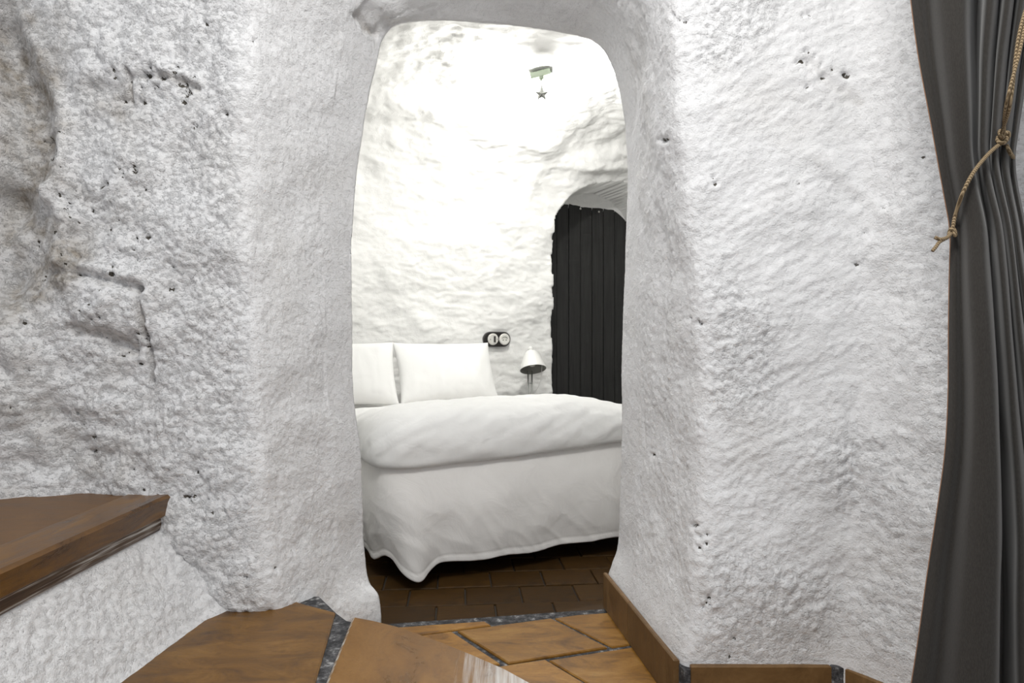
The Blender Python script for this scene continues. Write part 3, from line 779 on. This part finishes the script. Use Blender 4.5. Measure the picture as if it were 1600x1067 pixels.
V, Fc = tube(catmull([(.02, -.0, hz + .12), (.06, .02, hz + .13), (.085, .03, hz + .06), (.07, .03, hz - .1), (.012, .01, hz - .2)], 30), .0022, 6)
obj('cord', V, Fc, M['shade_white'], lamp)

# ------------------------------------------------------------------ double rotary switch on the back wall
a_sw = -.095
sp = wallpt(a_sw, 0, at(777, 530, 4.9).z)
# measure the displaced wall there
ii = np.argmin(np.abs(av - a_sw)); jj = np.argmin(np.abs(s_v - sp.z)); blk = B2[ii - 10:ii + 11, jj - 6:jj + 7] - np.array([P0[0], P0[1], 0])
nmax = (blk[..., 0] * NV[0] + blk[..., 1] * NV[1]).max()
sw = empty('rotary_switch', wallpt(a_sw, nmax - .006, sp.z), TH)
tag(sw, 'black oval double switch with two white porcelain dials above the pillow', 'switch')
hl, rd = .052, .054
out = [(hl + rd * math.cos(q), rd * math.sin(q)) for q in np.linspace(-PI / 2, PI / 2, 20)] + [(-hl + rd * math.cos(q), rd * math.sin(q)) for q in np.linspace(PI / 2, 1.5 * PI, 20)]
V, Fc = prism(out, -.03, .028, .006); obj('base', [(p[0], -p[2], p[1]) for p in V], Fc, M['black'], sw, False)
for k, cx in enumerate((-.038, .052)):
    V, Fc = lathe([(0, .026), (.041, .026), (.042, .034), (.036, .040), (.030, .038), (0, .038)], 36)
    dl = obj('dial', [(p[0] + cx, -p[2], p[1]) for p in V], Fc, M['porcelain'], sw)
    if k == 0:
        V, Fc = box(-.005, .005, -.022, .022, .036, .056, .003); obj('toggle', [(p[0] + cx + .008, -p[2], p[1]) for p in V], Fc, M['black'], dl, False)
        for sx in (-.024, .030):
            V, Fc = lathe([(0, .036), (.004, .036), (.004, .041), (0, .041)], 10); obj('screw', [(p[0] + cx + sx, -p[2], p[1]) for p in V], Fc, M['chrome'], dl)
    else:
        V, Fc = tube([(cx + .02 * math.cos(q), -.040, .004 + .013 * math.sin(q)) for q in np.linspace(.2, PI - .2, 12)], .002, 8); obj('socket_ridge', V, Fc, M['pewter'], dl)
        for sx in (-.012, .012):
            V, Fc = lathe([(0, .036), (.004, .036), (.004, .0395), (0, .0395)], 10); obj('socket_hole', [(p[0] + cx + sx, -p[2], p[1] - .006) for p in V], Fc, M['pewter'], dl)

# ------------------------------------------------------------------ ceiling star lamp
LD = 3.9
lc = at(845, 117, LD)
# ceiling height right above
cz = B2[:, kw - 1:].reshape(-1, 3); dsel = np.hypot(cz[:, 0] - lc.x, cz[:, 1] - lc.y); top = cz[np.argmin(dsel)][2]
cl = empty('star_lamp', (lc.x, lc.y, top)); tag(cl, 'small star-shaped pendant lamp on a greenish mount in the vault', 'lamp')
hz = lc.z - top
RM = Matrix.Translation((0, 0, hz)) @ Matrix.Rotation(math.radians(-12), 4, 'Y') @ Matrix.Rotation(math.radians(-10), 4, 'Z')
V, Fc = box(-.058, .058, -.03, .03, -.018, .018, .004); obj('mount', [RM @ Vector(p) for p in V], Fc, M['pewter'], cl, False)
V, Fc = tube([(0, .01, 0.03), (0, .01, hz + .012)], .02, 16); obj('rose', V, Fc, M['pewter'], cl)
V, Fc = lathe([(0, 0), (.009, -.004), (.011, -.014), (.006, -.022), (.003, -.03), (.0025, -.045)], 16); obj('stem', [(p[0] + .002, p[1] - .02, p[2] + hz - .014) for p in V], Fc, M['pewter'], cl)
zc = at(847, 150, LD).z - top
V = []; Fc = []
R_ = [.045, .020] ; pts = []
for k in range(10):
    q = PI / 2 + k * PI / 5; r = (.019 if k % 2 else .040); r = .062 if k == 0 else r
    pts.append((r * math.cos(q), r * math.sin(q)))
V = [(p[0], 0, p[1]) for p in pts] + [(0, -.010, 0), (0, .010, 0)]
for k in range(10): Fc += [(k, (k + 1) % 10, 10), ((k + 1) % 10, k, 11)]
obj('star', [(p[0] + .004, p[1] - .03, p[2] + zc) for p in V], Fc, M['star'], cl, False)
bz = zc + .005
V, Fc = lathe([(0, -.02), (.010, -.018), (.015, -.006), (.014, .006), (.008, .018), (.006, .045), (0, .045)], 16)
obj('bulb', [(p[0] + .004, p[1] + .02, p[2] + bz) for p in V], Fc, M['bulb'], cl)
pl = bpy.data.lights.new('star_lamp_light', 'POINT'); pl.energy = 31; pl.shadow_soft_size = .02; pl.color = (1, .985, .945)
po = bpy.data.objects.new('star_lamp_light', pl); link(po, cl); po.location = (.004, .03, bz - .045)

# ------------------------------------------------------------------ curtain, gathered, and its rope tie
CD = 1.18
def cx_at(px, d=CD): return (px - 800) / F * d
def cz_at(py, d=CD): return CAMZ - (py - 533.5) / F * d
Ledge = [(-900, 1300), (-300, 1395), (0, 1428), (100, 1442), (250, 1466), (330, 1481), (362, 1487), (400, 1484), (500, 1481), (600, 1478), (720, 1470), (850, 1455), (950, 1441), (1067, 1425), (1310, 1395)]
Redge = [(-900, 1760), (-300, 1690), (0, 1625), (100, 1605), (200, 1588), (250, 1580), (300, 1588), (340, 1598), (400, 1608), (600, 1640), (850, 1680), (1067, 1710), (1310, 1740)]
dep = [(0, .0), (.06, .003), (.14, -.003), (.24, .016), (.36, .026), (.44, .020), (.465, -.03), (.50, -.075), (.535, -.07), (.56, -.005), (.60, .010), (.645, .0), (.67, -.038), (.685, -.038), (.705, .0), (.74, .010), (.775, .0), (.795, -.035), (.812, -.035), (.83, .0), (.87, .006), (.905, -.004), (.93, -.03), (.96, -.006), (1, -.012)]
nu, nz = 260, 240
us = np.linspace(0, 1, nu); ys = np.linspace(-560, 1306, nz)
Lx = np.interp(ys, *zip(*Ledge)); Rx = np.interp(ys, *zip(*Redge))
kern = np.ones(7) / 7
Lx[3:-3] = np.convolve(Lx, kern, 'valid'); Rx[3:-3] = np.convolve(Rx, kern, 'valid')
dc = catmull(dep, 900); dprof = np.interp(us, dc[:, 0], dc[:, 1])
Pc = np.zeros((nu, nz, 3))
tiey = 300
for j, y in enumerate(ys):
    sp_ = 1 + .55 * min(1, abs(y - tiey) / 700)
    skew = .02 * math.sin(y / 300.0)
    uu = us + skew * us * (1 - us)
    tight = math.exp(-((y - tiey) / 120.0) ** 2)
    body_ = .035 * np.sin(PI * us) * (1 - .3 * tight)
    Pc[:, j, 1] = CD - body_ - dprof * sp_ * (1 - .25 * tight)
    Pc[:, j, 0] = cx_at(Lx[j] + (Rx[j] - Lx[j]) * uu) + .66 * (Pc[:, j, 1] - CD)      # the pleats lean over to one side
    Pc[:, j, 2] = cz_at(y)
Pc[..., 1] += .006 * noise(Pc * np.array([1, 1, .3]), 14, 121) + .010 * noise(Pc * np.array([1, 1, .35]), 5, 122)
Pc[..., 2] = np.maximum(Pc[..., 2], .012)
cur = grid_obj('curtain', Pc, M['curtain']); tag(cur, 'charcoal grey curtain gathered by a thin rope at the right', 'curtain')
sd = cur.modifiers.new('thickness', 'SOLIDIFY'); sd.thickness = .003; sd.offset = 0
V, Fc = tube([Vector(Pc[0, j]) + Vector((-.001, 0, 0)) for j in range(0, nz, 2)], .0011, 6); obj('selvage', V, Fc, M['selvage'], cur)

rope = empty('rope_tieback', at(1567, 216, 1.08)); tag(rope, 'thin natural jute rope knotted around the charcoal curtain', 'rope')
Lr = lambda pts: [Vector(p) - rope.location for p in pts]
kn = at(1567, 216, 1.085)
def front_y(px, py):
    """front surface of the curtain at this pixel"""
    j = np.argmin(np.abs(Pc[0, :, 2] - cz_at(py))); xs_ = 800 + F * Pc[:, j, 0] / Pc[:, j, 1]
    k = np.abs(xs_ - px) < 8
    return Pc[k, j, 1].min() if k.any() else CD
def rp(px, py, extra=.006): return at(px, py, front_y(px, py) - extra)
loop = [rp(1566, 222), rp(1545, 240), rp(1522, 268), rp(1505, 300), rp(1493, 335), at(1489, 358, 1.165), at(1492, 366, 1.20), at(1510, 345, 1.225), at(1550, 290, 1.235), at(1578, 255, 1.22), at(1583, 247, 1.18), rp(1579, 240), rp(1572, 226)]
V, Fc = tube(catmull([tuple(p) for p in loop], 90), .0032, 8); obj('loop', Lr(V), Fc, M['rope'], rope)
for s in (-1, 1):
    base_pts = catmull([tuple(rp(1566, 212, .008)), tuple(at(1576, 160, 1.07)), tuple(at(1588, 95, 1.06)), tuple(at(1602, 20, 1.06)), tuple(at(1625, -80, 1.08)), tuple(at(1650, -160, 1.15))], 120)
    pts = []
    for i, p in enumerate(base_pts):
        q = i * .13 + (0 if s > 0 else PI)
        pts.append(Vector(p) + Vector((math.cos(q) * .0026, math.sin(q) * .0026, 0)))
    V, Fc = tube(pts, .0025, 8); obj('strand', Lr(V), Fc, M['rope'], rope)
kc = rp(1567, 214, .010)
pts = []
for q in np.linspace(0, 2 * PI, 80, endpoint=False):
    r = .0055 + .0035 * math.cos(3 * q)
    pts.append(kc + Vector((r * math.cos(2 * q), -.004 * math.sin(3 * q) , 1.25 * r * math.sin(2 * q))))
V, Fc = tube(pts, .0036, 8, closed=True); obj('knot', Lr(V), Fc, M['rope'], rope)
k2 = at(1488, 363, 1.16)
pts = [k2 + Vector((.005 * math.cos(q), .004 * math.sin(q), .006 * math.sin(2 * q))) for q in np.linspace(0, 2 * PI, 30, endpoint=False)]
V, Fc = tube(pts, .003, 8, closed=True); obj('knot', Lr(V), Fc, M['rope'], rope)
V, Fc = tube(catmull([tuple(k2), tuple(at(1480, 371, 1.155)), tuple(at(1470, 374, 1.15)), tuple(at(1461, 371, 1.15))], 20), .0032, 8); obj('tail', Lr(V), Fc, M['rope'], rope)
V, Fc = tube(catmull([tuple(at(1476, 373, 1.152)), tuple(at(1468, 378, 1.15)), tuple(at(1462, 386, 1.148)), tuple(at(1457, 392, 1.147))], 20), .0030, 8); obj('tail', Lr(V), Fc, M['rope'], rope)
